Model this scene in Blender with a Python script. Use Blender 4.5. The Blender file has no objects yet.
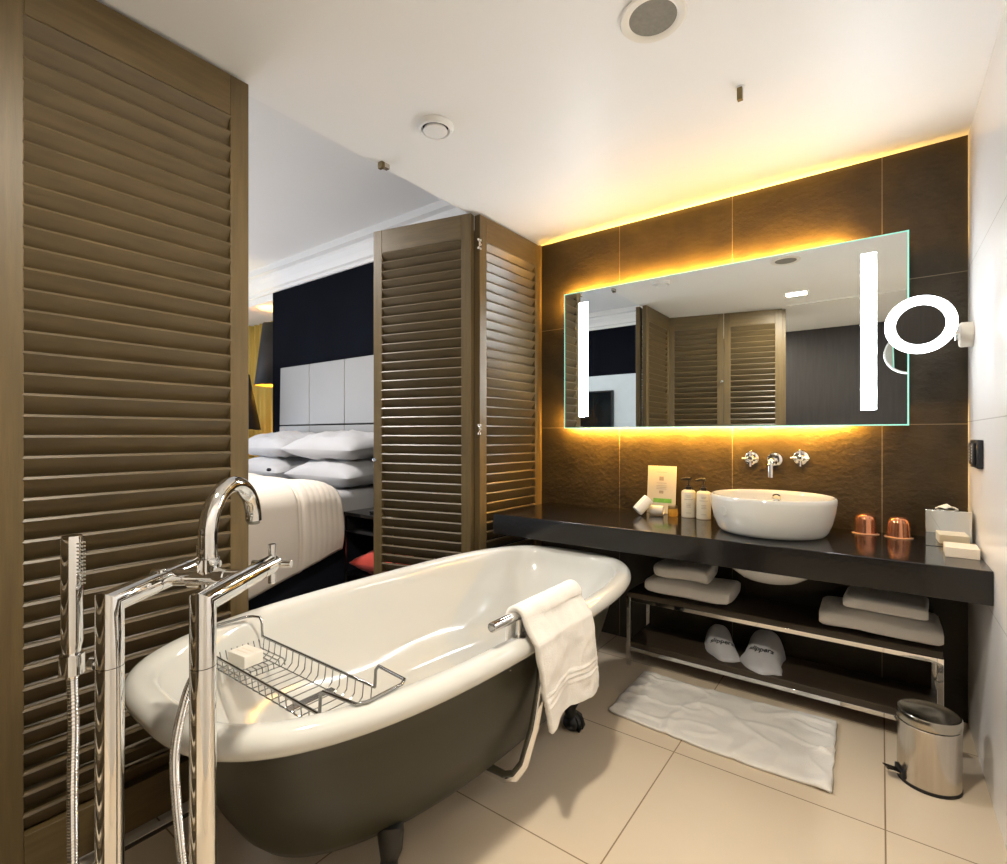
import bpy, bmesh, math, random
from mathutils import Vector, Matrix, Euler, noise
random.seed(7)
PI = math.pi
S = bpy.context.scene
COL = S.collection

# ------------------------------------------------------------------ camera, exposure, lights
cam_d = bpy.data.cameras.new('camera')
cam = bpy.data.objects.new('camera', cam_d); COL.objects.link(cam)
cam.location = (0, 0, 1.22)
cam.rotation_euler = (PI/2, 0, math.radians(36.56))
cam_d.sensor_fit = 'HORIZONTAL'; cam_d.sensor_width = 36
cam_d.lens = 509/1007*36
cam_d.shift_y = 3/1007
cam_d.clip_start = .02
S.camera = cam
S.view_settings.view_transform = 'Standard'
S.view_settings.look = 'None'
S.view_settings.gamma = 1
S.view_settings.use_curve_mapping = False
S.view_settings.exposure = 0.0
S.cycles.max_bounces = 10
S.cycles.diffuse_bounces = 5
S.cycles.glossy_bounces = 6
S.cycles.sample_clamp_indirect = 6
S.cycles.use_denoising = True
W = bpy.data.worlds.new('sky'); S.world = W; W.use_nodes = True
W.node_tree.nodes['Background'].inputs[0].default_value = (.75, .85, 1, 1)
W.node_tree.nodes['Background'].inputs[1].default_value = .6

def area(name, loc, rot, sx, sy, power, color, spread=PI):
    l = bpy.data.lights.new(name, 'AREA'); l.shape = 'RECTANGLE'; l.size = sx; l.size_y = sy
    l.energy = power; l.color = color; l.spread = spread
    o = bpy.data.objects.new(name, l); COL.objects.link(o); o.location = loc; o.rotation_euler = rot
    return o
def point(name, loc, power, color, r=.03):
    l = bpy.data.lights.new(name, 'POINT'); l.energy = power; l.color = color; l.shadow_soft_size = r
    o = bpy.data.objects.new(name, l); COL.objects.link(o); o.location = loc
    return o
# daylight through the bedroom window (left wall of the bedroom), the bathroom ceiling light and two added fill lamps
area('window_daylight', (-6.9, .6, 1.45), (0, -PI/2-.35, 0), 2.1, 2.6, 165, (.80, .87, 1))
area('downlight_bathroom', (-.604, .5, 2.472), (0, 0, 0), .15, .075, 44, (1, .91, .76))
area('fill_passage', (-1.35, -.75, 2.472), (0, 0, 0), .15, .075, 40, (1, .94, .82))  # added fill lamp behind the camera, out of the mirror's view
area('fill_bedroom', (-3.4, 1.0, 2.93), (0, 0, 0), .3, .3, 85, (1, .95, .90))  # added fill to brighten the bed, has no fitting
STRIP, RING, LED_UP, LED_DOWN, WASH = 60, 14, 100, 260, 1450

# ------------------------------------------------------------------ materials
MATS = {}
def mat(name, color=(.5,.5,.5), rough=.5, metal=0, spec=.5, var=0, vscale=8, stretch=(1,1,1), bump=0, bscale=40, bstretch=None,
        emit=None, es=0, trans=0, coat=0, crough=.05, sheen=0, color2=None, ior=1.45, rvar=0, aniso=0):
    m = bpy.data.materials.new(name); m.use_nodes = True; MATS[name] = m
    nt = m.node_tree; N = nt.nodes; L = nt.links
    b = N['Principled BSDF']
    b.inputs['Base Color'].default_value = (*color, 1)
    b.inputs['Roughness'].default_value = rough
    b.inputs['Metallic'].default_value = metal
    b.inputs['Specular IOR Level'].default_value = spec
    b.inputs['IOR'].default_value = ior
    b.inputs['Transmission Weight'].default_value = trans
    b.inputs['Coat Weight'].default_value = coat
    b.inputs['Coat Roughness'].default_value = crough
    b.inputs['Sheen Weight'].default_value = sheen
    if emit:
        b.inputs['Emission Color'].default_value = (*emit, 1); b.inputs['Emission Strength'].default_value = es
    tc = N.new('ShaderNodeTexCoord')
    def mp(st):
        q = N.new('ShaderNodeMapping'); q.inputs['Scale'].default_value = st
        L.new(tc.outputs['Object'], q.inputs['Vector']); return q
    if var or color2:
        q = mp(stretch); n = N.new('ShaderNodeTexNoise'); n.inputs['Scale'].default_value = vscale; n.inputs['Detail'].default_value = 5
        L.new(q.outputs[0], n.inputs['Vector'])
        cr = N.new('ShaderNodeValToRGB')
        c2 = color2 or tuple(c*(1-var) for c in color)
        cr.color_ramp.elements[0].position = .3; cr.color_ramp.elements[0].color = (*c2, 1)
        cr.color_ramp.elements[1].position = .7; cr.color_ramp.elements[1].color = (*color, 1)
        L.new(n.outputs['Fac'], cr.inputs[0]); L.new(cr.outputs[0], b.inputs['Base Color'])
        if rvar:
            mr = N.new('ShaderNodeMapRange'); mr.inputs['To Min'].default_value = rough-rvar; mr.inputs['To Max'].default_value = rough+rvar
            L.new(n.outputs['Fac'], mr.inputs['Value']); L.new(mr.outputs[0], b.inputs['Roughness'])
    if bump:
        q = mp(bstretch or stretch); n = N.new('ShaderNodeTexNoise'); n.inputs['Scale'].default_value = bscale; n.inputs['Detail'].default_value = 4
        L.new(q.outputs[0], n.inputs['Vector'])
        bp = N.new('ShaderNodeBump'); bp.inputs['Strength'].default_value = bump; bp.inputs['Distance'].default_value = .01
        L.new(n.outputs['Fac'], bp.inputs['Height']); L.new(bp.outputs[0], b.inputs['Normal'])
    return m

def grout(m, axes, width, color, bumpd=.0):
    """mix a grout colour in where a world coordinate falls on a joint; axes = [(axis, offset, pitch)]"""
    nt = m.node_tree; N = nt.nodes; L = nt.links; b = N['Principled BSDF']
    g = N.new('ShaderNodeNewGeometry'); sp = N.new('ShaderNodeSeparateXYZ'); L.new(g.outputs['Position'], sp.inputs[0])
    prev = None
    for ax, off, pitch in axes:
        s = N.new('ShaderNodeMath'); s.operation = 'SUBTRACT'; s.inputs[1].default_value = off-width/2
        L.new(sp.outputs[ax], s.inputs[0])
        w = N.new('ShaderNodeMath'); w.operation = 'WRAP'; w.inputs[1].default_value = pitch; w.inputs[2].default_value = 0
        L.new(s.outputs[0], w.inputs[0])
        c = N.new('ShaderNodeMath'); c.operation = 'LESS_THAN'; c.inputs[1].default_value = width
        L.new(w.outputs[0], c.inputs[0])
        if prev:
            mx = N.new('ShaderNodeMath'); mx.operation = 'MAXIMUM'
            L.new(prev.outputs[0], mx.inputs[0]); L.new(c.outputs[0], mx.inputs[1]); prev = mx
        else: prev = c
    mix = N.new('ShaderNodeMix'); mix.data_type = 'RGBA'
    bc = b.inputs['Base Color']
    if bc.links: L.new(bc.links[0].from_socket, mix.inputs[6])
    else: mix.inputs[6].default_value = bc.default_value
    mix.inputs[7].default_value = (*color, 1)
    L.new(prev.outputs[0], mix.inputs[0]); L.new(mix.outputs[2], bc)

mat('shutter_wood', (.125,.086,.036), .44, spec=.4, var=.3, vscale=5, stretch=(9,9,.8), bump=.06, bscale=30)
mat('rail_wood', (.125,.086,.036), .44, spec=.4, var=.3, vscale=5, stretch=(1.1,1.1,10), bump=.06, bscale=30)
mat('slat_wood', (.104,.072,.032), .44, spec=.35, coat=.42, crough=.34, var=.3, vscale=5, stretch=(1.3,1.3,9), bump=.05, bscale=30)
mat('white_paint', (.80,.79,.77), .55, var=.02, vscale=2)
mat('ceiling_gloss', (.84,.83,.81), .48, spec=.35, var=.02, vscale=2)
m = mat('white_tile', (.86,.84,.82), .22, spec=.5, var=.03, vscale=1.5)
grout(m, [(2,1.276,.645)], .004, (.6,.58,.55))
m = mat('floor_tile', (.70,.585,.44), .28, spec=.5, var=.06, vscale=1.6, bump=.015, bscale=6)
grout(m, [(0,.011,.651),(1,1.305,.66)], .0045, (.26,.18,.10))
m = mat('bronze_tile', (.040,.028,.013), .40, metal=.0, spec=.35, color2=(.022,.0155,.0085), var=.3, vscale=9, bump=.30, bscale=44, bstretch=(1,1,1.3), rvar=.1)
grout(m, [(0,.004,.639),(2,1.267,.648)], .0035, (.15,.12,.08))
mat('counter_black', (.009,.008,.008), .13, spec=.5, var=.2, vscale=3, bump=.02, bscale=60)
mat('void_black', (.012,.011,.012), .6)
mat('porcelain', (.60,.595,.56), .10, spec=.6, coat=.4, var=.015, vscale=1)
mat('tub_shell', (.026,.025,.013), .38, spec=.45, var=.15, vscale=3)
mat('cast_black', (.012,.012,.012), .35, spec=.5, var=.2, vscale=9)
mat('chrome', (.80,.80,.80), .05, metal=1, var=.02, vscale=2)
mat('brushed_steel', (.62,.57,.50), .24, metal=1, var=.12, vscale=6, stretch=(14,14,.6))
mat('steel_lid', (.50,.47,.40), .2, metal=1, var=.1, vscale=5)
mat('dark_rubber', (.01,.01,.01), .6, var=.2)
mat('terry', (.80,.77,.72), .95, spec=.1, sheen=.3, var=.05, vscale=14, bump=.35, bscale=260)
mat('linen', (.43,.43,.445), .85, spec=.15, sheen=.2, var=.03, vscale=5, bump=.04, bscale=300)
mat('duvet_cloth', (.78,.70,.61), .85, spec=.15, sheen=.2, var=.04, vscale=4, bump=.05, bscale=200)
mat('navy_cloth', (.010,.012,.020), .8, spec=.2, var=.3, vscale=6)
mat('headboard_leather', (.29,.288,.285), .5, spec=.35, var=.03, vscale=4)
mat('dark_panel', (.005,.006,.010), .9, spec=.05, var=.3, vscale=3)
mat('carpet', (.045,.035,.028), .95, spec=.1, var=.3, vscale=30)
m = mat('wardrobe_wood', (.035,.030,.030), .45, spec=.4, var=.3, vscale=4, stretch=(10,10,.8))
mat('gold_curtain', (.65,.45,.10), .7, spec=.3, var=.25, vscale=5, stretch=(6,6,.3))
mat('shade_black', (.012,.011,.011), .7, var=.2)
mat('shade_gold', (.75,.50,.12), .4, metal=.6, var=.1)
mat('shelf_wood', (.055,.040,.026), .45, spec=.4, var=.3, vscale=5, stretch=(1,12,12))
mat('mirror_glass', (.86,.89,.87), .0, metal=1, var=.0)
mat('teal_edge_glow', (.35,.75,.66), .1, spec=.6, var=.1, vscale=3, emit=(.35,.95,.80), es=.5)  # emission put in to stand for backlight inside the glass edge
mat('light_strip', (1,1,1), .5, emit=(.92,.97,1), es=STRIP)
mat('ring_light', (1,1,1), .5, emit=(.94,.96,1), es=RING)
mat('led_up', (1,.6,.2), .5, emit=(1,.60,.16), es=LED_UP)
mat('led_down', (1,.6,.2), .5, emit=(1,.55,.08), es=LED_DOWN)
mat('led_wash', (1,.6,.2), .5, emit=(1,.53,.08), es=WASH)
mat('lamp_panel', (1,1,1), .5, emit=(1,.93,.82), es=9)
mat('cream_plastic', (.78,.74,.66), .35, var=.03)
mat('grey_mesh', (.24,.225,.19), .8, var=.15, vscale=90)
mat('brass_dark', (.22,.17,.09), .3, metal=1, var=.2)
mat('black_plastic', (.014,.015,.018), .3, spec=.5, var=.2)
mat('copper_glass', (.62,.27,.15), .09, metal=.8, var=.1, vscale=6)
mat('copper_lit_rim', (1,.66,.42), .18, metal=.6, var=.06)  # paler copper: light on the tumbler rim put into the colour
mat('amber', (.95,.55,.08), .08, trans=.75, var=.1, vscale=4)
mat('paper_white', (.82,.78,.70), .6, var=.03, vscale=6)
mat('box_cream', (.80,.70,.57), .5, var=.04, vscale=6)
mat('card_cream', (.52,.47,.37), .5, var=.03, vscale=6)
mat('print_grey', (.30,.24,.17), .7, var=.05)
mat('print_green', (.16,.42,.06), .6, var=.3, vscale=30)
mat('ink', (.012,.012,.012), .7, var=.1)
mat('bottle_cream', (.64,.58,.46), .32, var=.03, vscale=4)
mat('light_grey', (.7,.7,.7), .3, var=.03)
mat('wire_chrome', (.36,.36,.35), .12, metal=1, var=.05)  # darker chrome: dark reflections put into the wire colour
mat('red_cloth', (.55,.055,.035), .8, sheen=.2, var=.15, vscale=9)
mat('screen', (.006,.008,.009), .12, spec=.5, var=.2)
mat('pale_panel', (.50,.56,.60), .5, var=.05)
mat('track_strip', (.70,.63,.53), .4, var=.05)
mat('track_groove', (.07,.055,.04), .5, var=.1)
mat('white_mark', (.75,.75,.72), .6, var=.05)

# ------------------------------------------------------------------ helpers
class MB:
    def __init__(s): s.v = []; s.f = []
    def add(s, vs, fs, M=None):
        o = len(s.v)
        s.v += [tuple(M @ Vector(p)) if M else tuple(p) for p in vs]
        s.f += [tuple(i+o for i in f) for f in fs]; return s
    def box(s, lo, hi, M=None):
        x0,y0,z0 = lo; x1,y1,z1 = hi
        return s.add([(x0,y0,z0),(x1,y0,z0),(x1,y1,z0),(x0,y1,z0),(x0,y0,z1),(x1,y0,z1),(x1,y1,z1),(x0,y1,z1)],
                     [(0,3,2,1),(4,5,6,7),(0,1,5,4),(1,2,6,5),(2,3,7,6),(3,0,4,7)], M)
    def loft(s, loops, cap0=True, cap1=True, closed=True, M=None):
        n = len(loops[0]); vs = [p for l in loops for p in l]; fs = []
        for i in range(len(loops)-1):
            for j in range(n if closed else n-1):
                k = (j+1) % n
                fs.append((i*n+j, i*n+k, (i+1)*n+k, (i+1)*n+j))
        if cap0: fs.append(tuple(range(n-1,-1,-1)))
        if cap1: fs.append(tuple((len(loops)-1)*n+j for j in range(n)))
        return s.add(vs, fs, M)
    def lathe(s, prof, seg=40, c=(0,0,0), M=None, cap0=True, cap1=True):
        T = Matrix.Translation(c); T = M @ T if M else T
        return s.loft([[(r*math.cos(2*PI*j/seg), r*math.sin(2*PI*j/seg), z) for j in range(seg)] for r,z in prof], cap0, cap1, True, T)
    def tube(s, pts, r, seg=16, cap=True, M=None):
        P = [Vector(p) for p in pts]; n = len(P)
        R = r if hasattr(r,'__len__') else [r]*n
        loops = []; up = None
        for i in range(n):
            a = (P[i]-P[i-1]).normalized() if i else None
            b = (P[i+1]-P[i]).normalized() if i < n-1 else None
            t = (a+b).normalized() if a and b else (a or b)
            if up is None:
                up = Vector((0,0,1)) if abs(t.z) < .9 else Vector((0,1,0))
                up = (up - t*up.dot(t)).normalized()
            else:
                up = (up - t*up.dot(t)).normalized()
            sd = t.cross(up)
            k = 1.0; mit = None
            if a and b:
                cosang = max(.2, math.sqrt(max(0,(1+a.dot(b))/2))); k = 1/cosang
                d = (b-a); mit = d.normalized() if d.length > 1e-4 else None
            ring = []
            for j in range(seg):
                v = up*math.cos(2*PI*j/seg) + sd*math.sin(2*PI*j/seg)
                if mit is not None and k > 1.0001: v = v + mit*(v.dot(mit))*(k-1)
                ring.append(P[i]+v*R[i])
            loops.append(ring)
        return s.loft(loops, cap, cap, True, M)
    def cyl(s, a, b, r, seg=24, M=None): return s.tube([a,b], r, seg, True, M)
    def grid(s, fn, nu, nv, M=None):
        vs = [fn(i/nu, j/nv) for j in range(nv+1) for i in range(nu+1)]
        fs = [(j*(nu+1)+i, j*(nu+1)+i+1, (j+1)*(nu+1)+i+1, (j+1)*(nu+1)+i) for j in range(nv) for i in range(nu)]
        return s.add(vs, fs, M)
    def build(s, name, m, parent=None, bevel=0, bseg=2, smooth=None, sub=0, solid=0, autos=40):
        me = bpy.data.meshes.new(name); me.from_pydata(s.v, [], s.f); me.update()
        bm = bmesh.new(); bm.from_mesh(me); bmesh.ops.recalc_face_normals(bm, faces=bm.faces); bm.to_mesh(me); bm.free()
        me.materials.append(MATS[m])
        if smooth is None: smooth = True
        if smooth:
            me.polygons.foreach_set('use_smooth', [True]*len(me.polygons))
            me.set_sharp_from_angle(angle=math.radians(autos))
        o = bpy.data.objects.new(name, me); COL.objects.link(o)
        if parent: o.parent = parent
        if solid:
            q = o.modifiers.new('thick','SOLIDIFY'); q.thickness = solid; q.offset = 0
        if bevel:
            q = o.modifiers.new('bevel','BEVEL'); q.width = bevel; q.segments = bseg; q.limit_method = 'ANGLE'; q.angle_limit = math.radians(35)
        if sub:
            q = o.modifiers.new('sub','SUBSURF'); q.levels = sub; q.render_levels = sub
        return o
def tag(o, label=None, cat=None, group=None, kind=None):
    if label: o['label'] = label
    if cat: o['category'] = cat
    if group: o['group'] = group
    if kind: o['kind'] = kind
    return o
def thing(name, label, cat, loc=(0,0,0), rz=0, group=None):
    o = bpy.data.objects.new(name, None); COL.objects.link(o); o.empty_display_size = .05
    o.location = loc; o.rotation_euler = (0,0,rz)
    return tag(o, label, cat, group)
def struct(name, lo, hi, m, label=None, cat=None, bevel=0):
    o = MB().box(lo,hi).build(name, m, bevel=bevel, smooth=False)
    o['kind'] = 'structure'
    if label: o['label'] = label
    if cat: o['category'] = cat
    return o
def nz(x, y=0, z=0, s=1): return noise.noise(Vector((x*s, y*s, z*s)))
def text_mesh(body, size):
    c = bpy.data.curves.new('lettering', 'FONT'); c.body = body; c.size = size; c.align_x = 'CENTER'; c.align_y = 'CENTER'
    c.resolution_u = 3; c.offset = .0011; c.shear = .25
    o = bpy.data.objects.new('lettering', c); COL.objects.link(o)
    dg = bpy.context.evaluated_depsgraph_get()
    me = bpy.data.meshes.new_from_object(o.evaluated_get(dg))
    vs = [tuple(v.co) for v in me.vertices]; fs = [tuple(p.vertices) for p in me.polygons]
    bpy.data.objects.remove(o); bpy.data.curves.remove(c); bpy.data.meshes.remove(me)
    return vs, fs

XR, XL, YB, ZC = .296, -1.86, 2.9, 2.49        # right wall, shutter line, tiled wall, ceiling

# ------------------------------------------------------------------ setting
struct('floor', (XL,-1.45,-.08), (XR+.1,YB+.1,0), 'floor_tile', 'large beige square floor tiles with thin dark joints', 'floor')
struct('floor_bedroom', (-7,-1.1,-.08), (XL,3.6,-.004), 'carpet', 'dark carpet of the bedroom beyond the shutters', 'floor')
struct('ceiling', (XL-.04,-1.45,ZC), (XR+.1,YB+.1,ZC+.1), 'ceiling_gloss', 'smooth white bathroom ceiling glowing amber at the tiled wall', 'ceiling')
struct('ceiling_bedroom', (-7,-1.1,2.95), (XL-.02,3.6,3.05), 'white_paint', 'higher pale ceiling of the bedroom', 'ceiling')
struct('wall_back', (XL,YB,0), (XR+.1,YB+.1,ZC), 'bronze_tile', 'dark bronze embossed tile wall behind the basin', 'wall')
struct('wall_right', (XR,-1.45,0), (XR+.1,YB,ZC), 'white_tile', 'glossy white tiled wall at the right', 'wall')
struct('wall_front', (XL,-1.5,0), (XR+.1,-1.42,ZC), 'wardrobe_wood', 'dark wood wall of the entry passage, seen only in the mirror', 'wall')
struct('wall_left', (XL-.05,-1.45,0), (XL,.255,2.95), 'white_paint', 'wall between the passage and the bedroom', 'wall')
struct('wall_header', (XL-.04,.255,ZC+.1), (XL,YB,2.95), 'white_paint', 'header above the folding shutters', 'wall')
struct('wall_bedroom_head', (-5.22,YB,0), (XL,YB+.09,2.95), 'dark_panel', 'navy black wall behind the white headboard', 'wall')
struct('wall_bedroom_far', (-7,3.52,0), (-4.9,3.6,2.95), 'white_paint', 'far wall behind the gold curtain', 'wall')
struct('wall_bedroom_left', (-7.1,-1.1,0), (-7,3.6,2.95), 'white_paint', 'left wall of the bedroom', 'wall')
struct('wall_bedroom_tv', (-7,-1.1,2.07), (XL-.05,-1.0,2.95), 'dark_panel', 'dark upper wall band opposite the bed, seen in the mirror', 'wall')
struct('wall_bedroom_lower', (-7,-1.1,0), (XL-.05,-1.0,2.07), 'pale_panel', 'pale lower wall band opposite the bed, seen in the mirror', 'wall')
# cornices of the bedroom
def cornice(name, x0, x1, y, sgn, label):
    prof = [(0,2.735),(.02,2.735),(.025,2.765),(.05,2.775),(.075,2.82),(.11,2.86),(.115,2.885),(.16,2.895),(.165,2.95),(0,2.95)]
    b = MB().loft([[(x, y+sgn*d, z) for d,z in prof] for x in (x0,x1)])
    o = b.build(name, 'white_paint', smooth=False); tag(o, label, 'cornice', None, 'structure')
cornice('trim_1', -7, XL-.04, YB, -1, 'white moulded cornice above the navy headboard wall')
cornice('trim_2', -7, XL-.05, -1.0, 1, 'white moulded cornice opposite the bed, seen in the mirror')
struct('trim_3', (-7,YB+.001,2.66), (-5.221,3.52,2.734), 'white_paint', 'lit cream soffit above the gold curtain', 'soffit')
struct('trim_4', (XL-.0,YB-.022,0), (XL+.03,YB-.002,ZC), 'shutter_wood', 'narrow brown wooden jamb beside the tiled wall', 'trim')
# floor guide of the shutters
g = thing('floor_track', 'pale floor track with a dark groove below the shutters', 'track', (XL+.05,0,0))
MB().box((-.012,.26,0),(.014,YB-.03,.006)).build('strip','track_strip',g,smooth=False)
MB().box((.014,.26,0),(.030,YB-.03,.003)).build('groove','track_groove',g,smooth=False)

# window of the bedroom (left wall): pale blind behind the daylight lamp
w1 = MB().box((-6.99,-.75,.4),(-6.96,1.95,2.5)).build('window_1','pale_panel',smooth=False)
tag(w1,'bright bedroom window on the far left wall','window',None,'structure')

# ------------------------------------------------------------------ louvred shutters
PH = 2.455
def shutter(label, hinge_xy, direction, width, nrm, z0=.022, knob=None, hinges=None, stile=.062):
    """local x runs along the panel from hinge_xy, +y is the face that looks into the bathroom"""
    d = Vector((*direction,0)).normalized(); y = Vector((*nrm,0)).normalized()
    t = thing('louvred_shutter', label, 'shutter', (*hinge_xy,z0), 0, 'brown louvred folding shutters')
    flip = d.cross(y).z < 0
    M = Matrix(((d.x,y.x,0,0),(d.y,y.y,0,0),(0,0,1,0),(0,0,0,1)))
    th = .042; top, bot = .14, .135
    for x0 in (0, width-stile):
        MB().box((x0,-th/2,0),(x0+stile,th/2,PH),M).build('stile','shutter_wood',t,bevel=.002)
    MB().box((stile,-th/2,PH-top),(width-stile,th/2,PH),M).build('rail','rail_wood',t,bevel=.002)
    MB().box((stile,-th/2,0),(width-stile,th/2,bot),M).build('rail','rail_wood',t,bevel=.002)
    b = MB(); n = 39; span = PH-top-bot; sp = span/n
    dy, dz = .0172, .0255; tn = .0068
    for k in range(n):
        zc = bot+sp*(k+.5)
        nx, nzv = dz, -dy; ln = math.hypot(nx,nzv); nx/=ln; nzv/=ln
        pr = [(dy+nx*tn, dz+nzv*tn),(dy+nx*tn*.3, dz+nzv*tn*.3+.004),(dy-nx*tn, dz-nzv*tn),(-dy-nx*tn,-dz-nzv*tn),(-dy,-dz-.003),(-dy+nx*tn,-dz+nzv*tn)]
        b.loft([[(x,py,zc+pz) for py,pz in pr] for x in (stile-.003,width-stile+.003)],M=M)
    b.build('louvres','slat_wood',t,smooth=False)
    if knob is not None:
        x, z, sd = knob
        pr = [(.006,0),(.006,.010),(.013,.014),(.015,.020),(.012,.027),(.004,.029)]
        R = Matrix.Rotation(-sd*PI/2,4,'X')
        MB().lathe(pr,18,M=M@Matrix.Translation((x,sd*th/2,z))@R).build('knob','chrome',t)
    for x, z in hinges or []:
        b = MB()
        for s in (-1,1):
            b.cyl((x+s*.009,th/2+.002,z-.03),(x+s*.009,th/2+.002,z-.018),.007,12,M); b.cyl((x+s*.009,th/2+.002,z+.018),(x+s*.009,th/2+.002,z+.03),.007,12,M)
        b.tube([(x-.009,th/2+.003,z-.018),(x+.009,th/2+.007,z),(x-.009,th/2+.003,z+.018)],.003,8,M=M)
        b.tube([(x+.009,th/2+.003,z-.018),(x-.009,th/2+.007,z),(x+.009,th/2+.003,z+.018)],.003,8,M=M)
        b.build('hinge','chrome',t)
    return t
shutter('large brown louvred shutter at the near end of the bathtub, beside the taps', (XL+.018,.262), (0,1), .660, (1,0), stile=.064)
shutter('brown louvred shutter folded back behind the near one, its edge seen in the mirror', (XL-.055,.905), (-.12,-1), .62, (-1,.12))
shutter('brown louvred shutter lit white and amber, between folded panel and tiled wall', (XL+.018,2.868), (-.02,-1), .622, (1,-.02),
        hinges=[(.628,2.28),(.628,1.23)])
shutter('shaded brown louvred shutter folded out into the bedroom beside the bed', (XL-.008,2.222), (-.975,-.225), .675, (.225,-.975),
        knob=(.652,1.045,1))
shutter('brown louvred shutter beside the bathroom corner, seen only in the mirror', (-1.84,.235), (.968,-.25), .545, (.25,.968), knob=(.53,1.75,1))
shutter('brown louvred shutter at the doorway edge, seen only in the mirror', (-1.308,.098), (.968,-.25), .53, (.25,.968))
shutter('brown louvred shutter turned edge-on at the doorway, seen only in the mirror', (-.785,-.060), (-.17,-1), .5, (1,-.17))

# ------------------------------------------------------------------ bathtub
TX, TY, TA, TB, TANG, TE, TZ = -1.298, 1.408, .475, .984, -.02, 3.05, .62
tub = thing('bathtub', 'freestanding roll-top bathtub, white inside and dark olive outside, on claw feet', 'bathtub', (TX,TY,0), TANG)
NT = 112
def tub_loop(z, sx=1, sy=1, off=0, ex=TE):
    o = []
    for j in range(NT):
        t = 2*PI*j/NT; c, s = math.cos(t), math.sin(t)
        o.append(Vector((TA*math.copysign(abs(c)**(2/ex),c)*sx, TB*math.copysign(abs(s)**(2/ex),s)*sy, z)))
    if off:
        q = []
        for j in range(NT):
            d = o[(j+1)%NT]-o[j-1]; n = Vector((d.y,-d.x,0)).normalized(); q.append(o[j]+n*off)
        o = q
    return [tuple(p) for p in o]
rr = .032
loops = [tub_loop(TZ-.058, off=-.05)]
for k in range(0,11):
    a = -PI/2+k*PI*.95/10
    loops.append(tub_loop(TZ-rr+rr*math.sin(a), off=-rr+rr*math.cos(a)))
loops += [tub_loop(TZ-.002, off=-.05), tub_loop(TZ-.010, off=-.066), tub_loop(TZ-.026, off=-.076), tub_loop(TZ-.06, off=-.084),
          tub_loop(.50,.80,.885,ex=2.8), tub_loop(.42,.77,.83,ex=2.7), tub_loop(.34,.715,.755,ex=2.6), tub_loop(.28,.63,.66,ex=2.5), tub_loop(.24,.50,.54,ex=2.5),
          tub_loop(.222,.34,.38,ex=2.4), tub_loop(.216,.12,.14,ex=2.2)]
MB().loft(loops, cap0=False).build('white_basin','porcelain',tub)
tub.children[-1]['label'] = 'glossy white rolled rim and inside'
loops = [tub_loop(TZ-.05,off=-.045), tub_loop(.54,.885,.925,ex=2.9), tub_loop(.48,.87,.90,ex=2.75), tub_loop(.40,.845,.87,ex=2.6), tub_loop(.32,.81,.838,ex=2.5), tub_loop(.25,.76,.805,ex=2.45),
         tub_loop(.19,.69,.77,ex=2.4), tub_loop(.15,.61,.735,ex=2.4), tub_loop(.122,.49,.65,ex=2.4), tub_loop(.108,.3,.45,ex=2.3), tub_loop(.104,.12,.2,ex=2.2)]
MB().loft(loops, cap0=False).build('outer_shell','tub_shell',tub)
for fx, fy in ((.250,.470),(-.250,.470),(.250,-.50),(-.250,-.50)):
    sx, sy = math.copysign(1,fx), math.copysign(1,fy)
    b = MB()
    b.tube([(fx*.93,fy*.93,.176),(fx*1.02,fy*.98,.162),(fx*1.05,fy*.99,.125),(fx*1.0,fy*.98,.085),(fx*1.02,fy*.995,.05)],[.030,.036,.031,.023,.027],14)
    b.lathe([(.012,0),(.030,.004),(.041,.022),(.039,.042),(.028,.058),(.008,.064)],18,c=(fx*1.03,fy*1.0,0))
    for a in (-.7,0,.7):
        ang = math.atan2(fy*.6,fx*3)+a; ca, sa = math.cos(ang), math.sin(ang)
        b.tube([(fx*1.02+ca*.016,fy+sa*.016,.062),(fx*1.03+ca*.036,fy+sa*.036,.046),(fx*1.03+ca*.044,fy+sa*.044,.024),(fx*1.03+ca*.038,fy+sa*.038,.004)],[.010,.010,.009,.006],8)
    b.build('claw_foot','cast_black',tub)
# waste pipe on the side of the tub
b = MB(); b.tube([(.424,-.015,.530),(.432,-.02,.50),(.430,-.03,.42),(.424,-.06,.30),(.410,-.095,.20),(.390,-.112,.165),(.355,-.118,.150),(.25,-.118,.150),(.16,-.10,.155)],.0165,16)
b.build('waste_pipe','chrome',tub)
# towel rail fixed on the rim
rail = bpy.data.objects.new('towel_rail',None); COL.objects.link(rail); rail.parent = tub
ry0, ry1, rx, rz = -.282, .165, .434, .684
b = MB(); b.cyl((rx,ry0,rz),(rx,ry1,rz),.0145,24); b.build('bar','chrome',rail,bevel=.001)
for y in (ry0+.13, ry1-.04):
    b = MB(); b.cyl((rx-.004,y,TZ-.004),(rx,y,rz-.004),.0105,16); b.lathe([(.024,0),(.024,.004),(.014,.008)],20,c=(rx-.004,y,TZ-.003)); b.build('post','chrome',rail)

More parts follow.
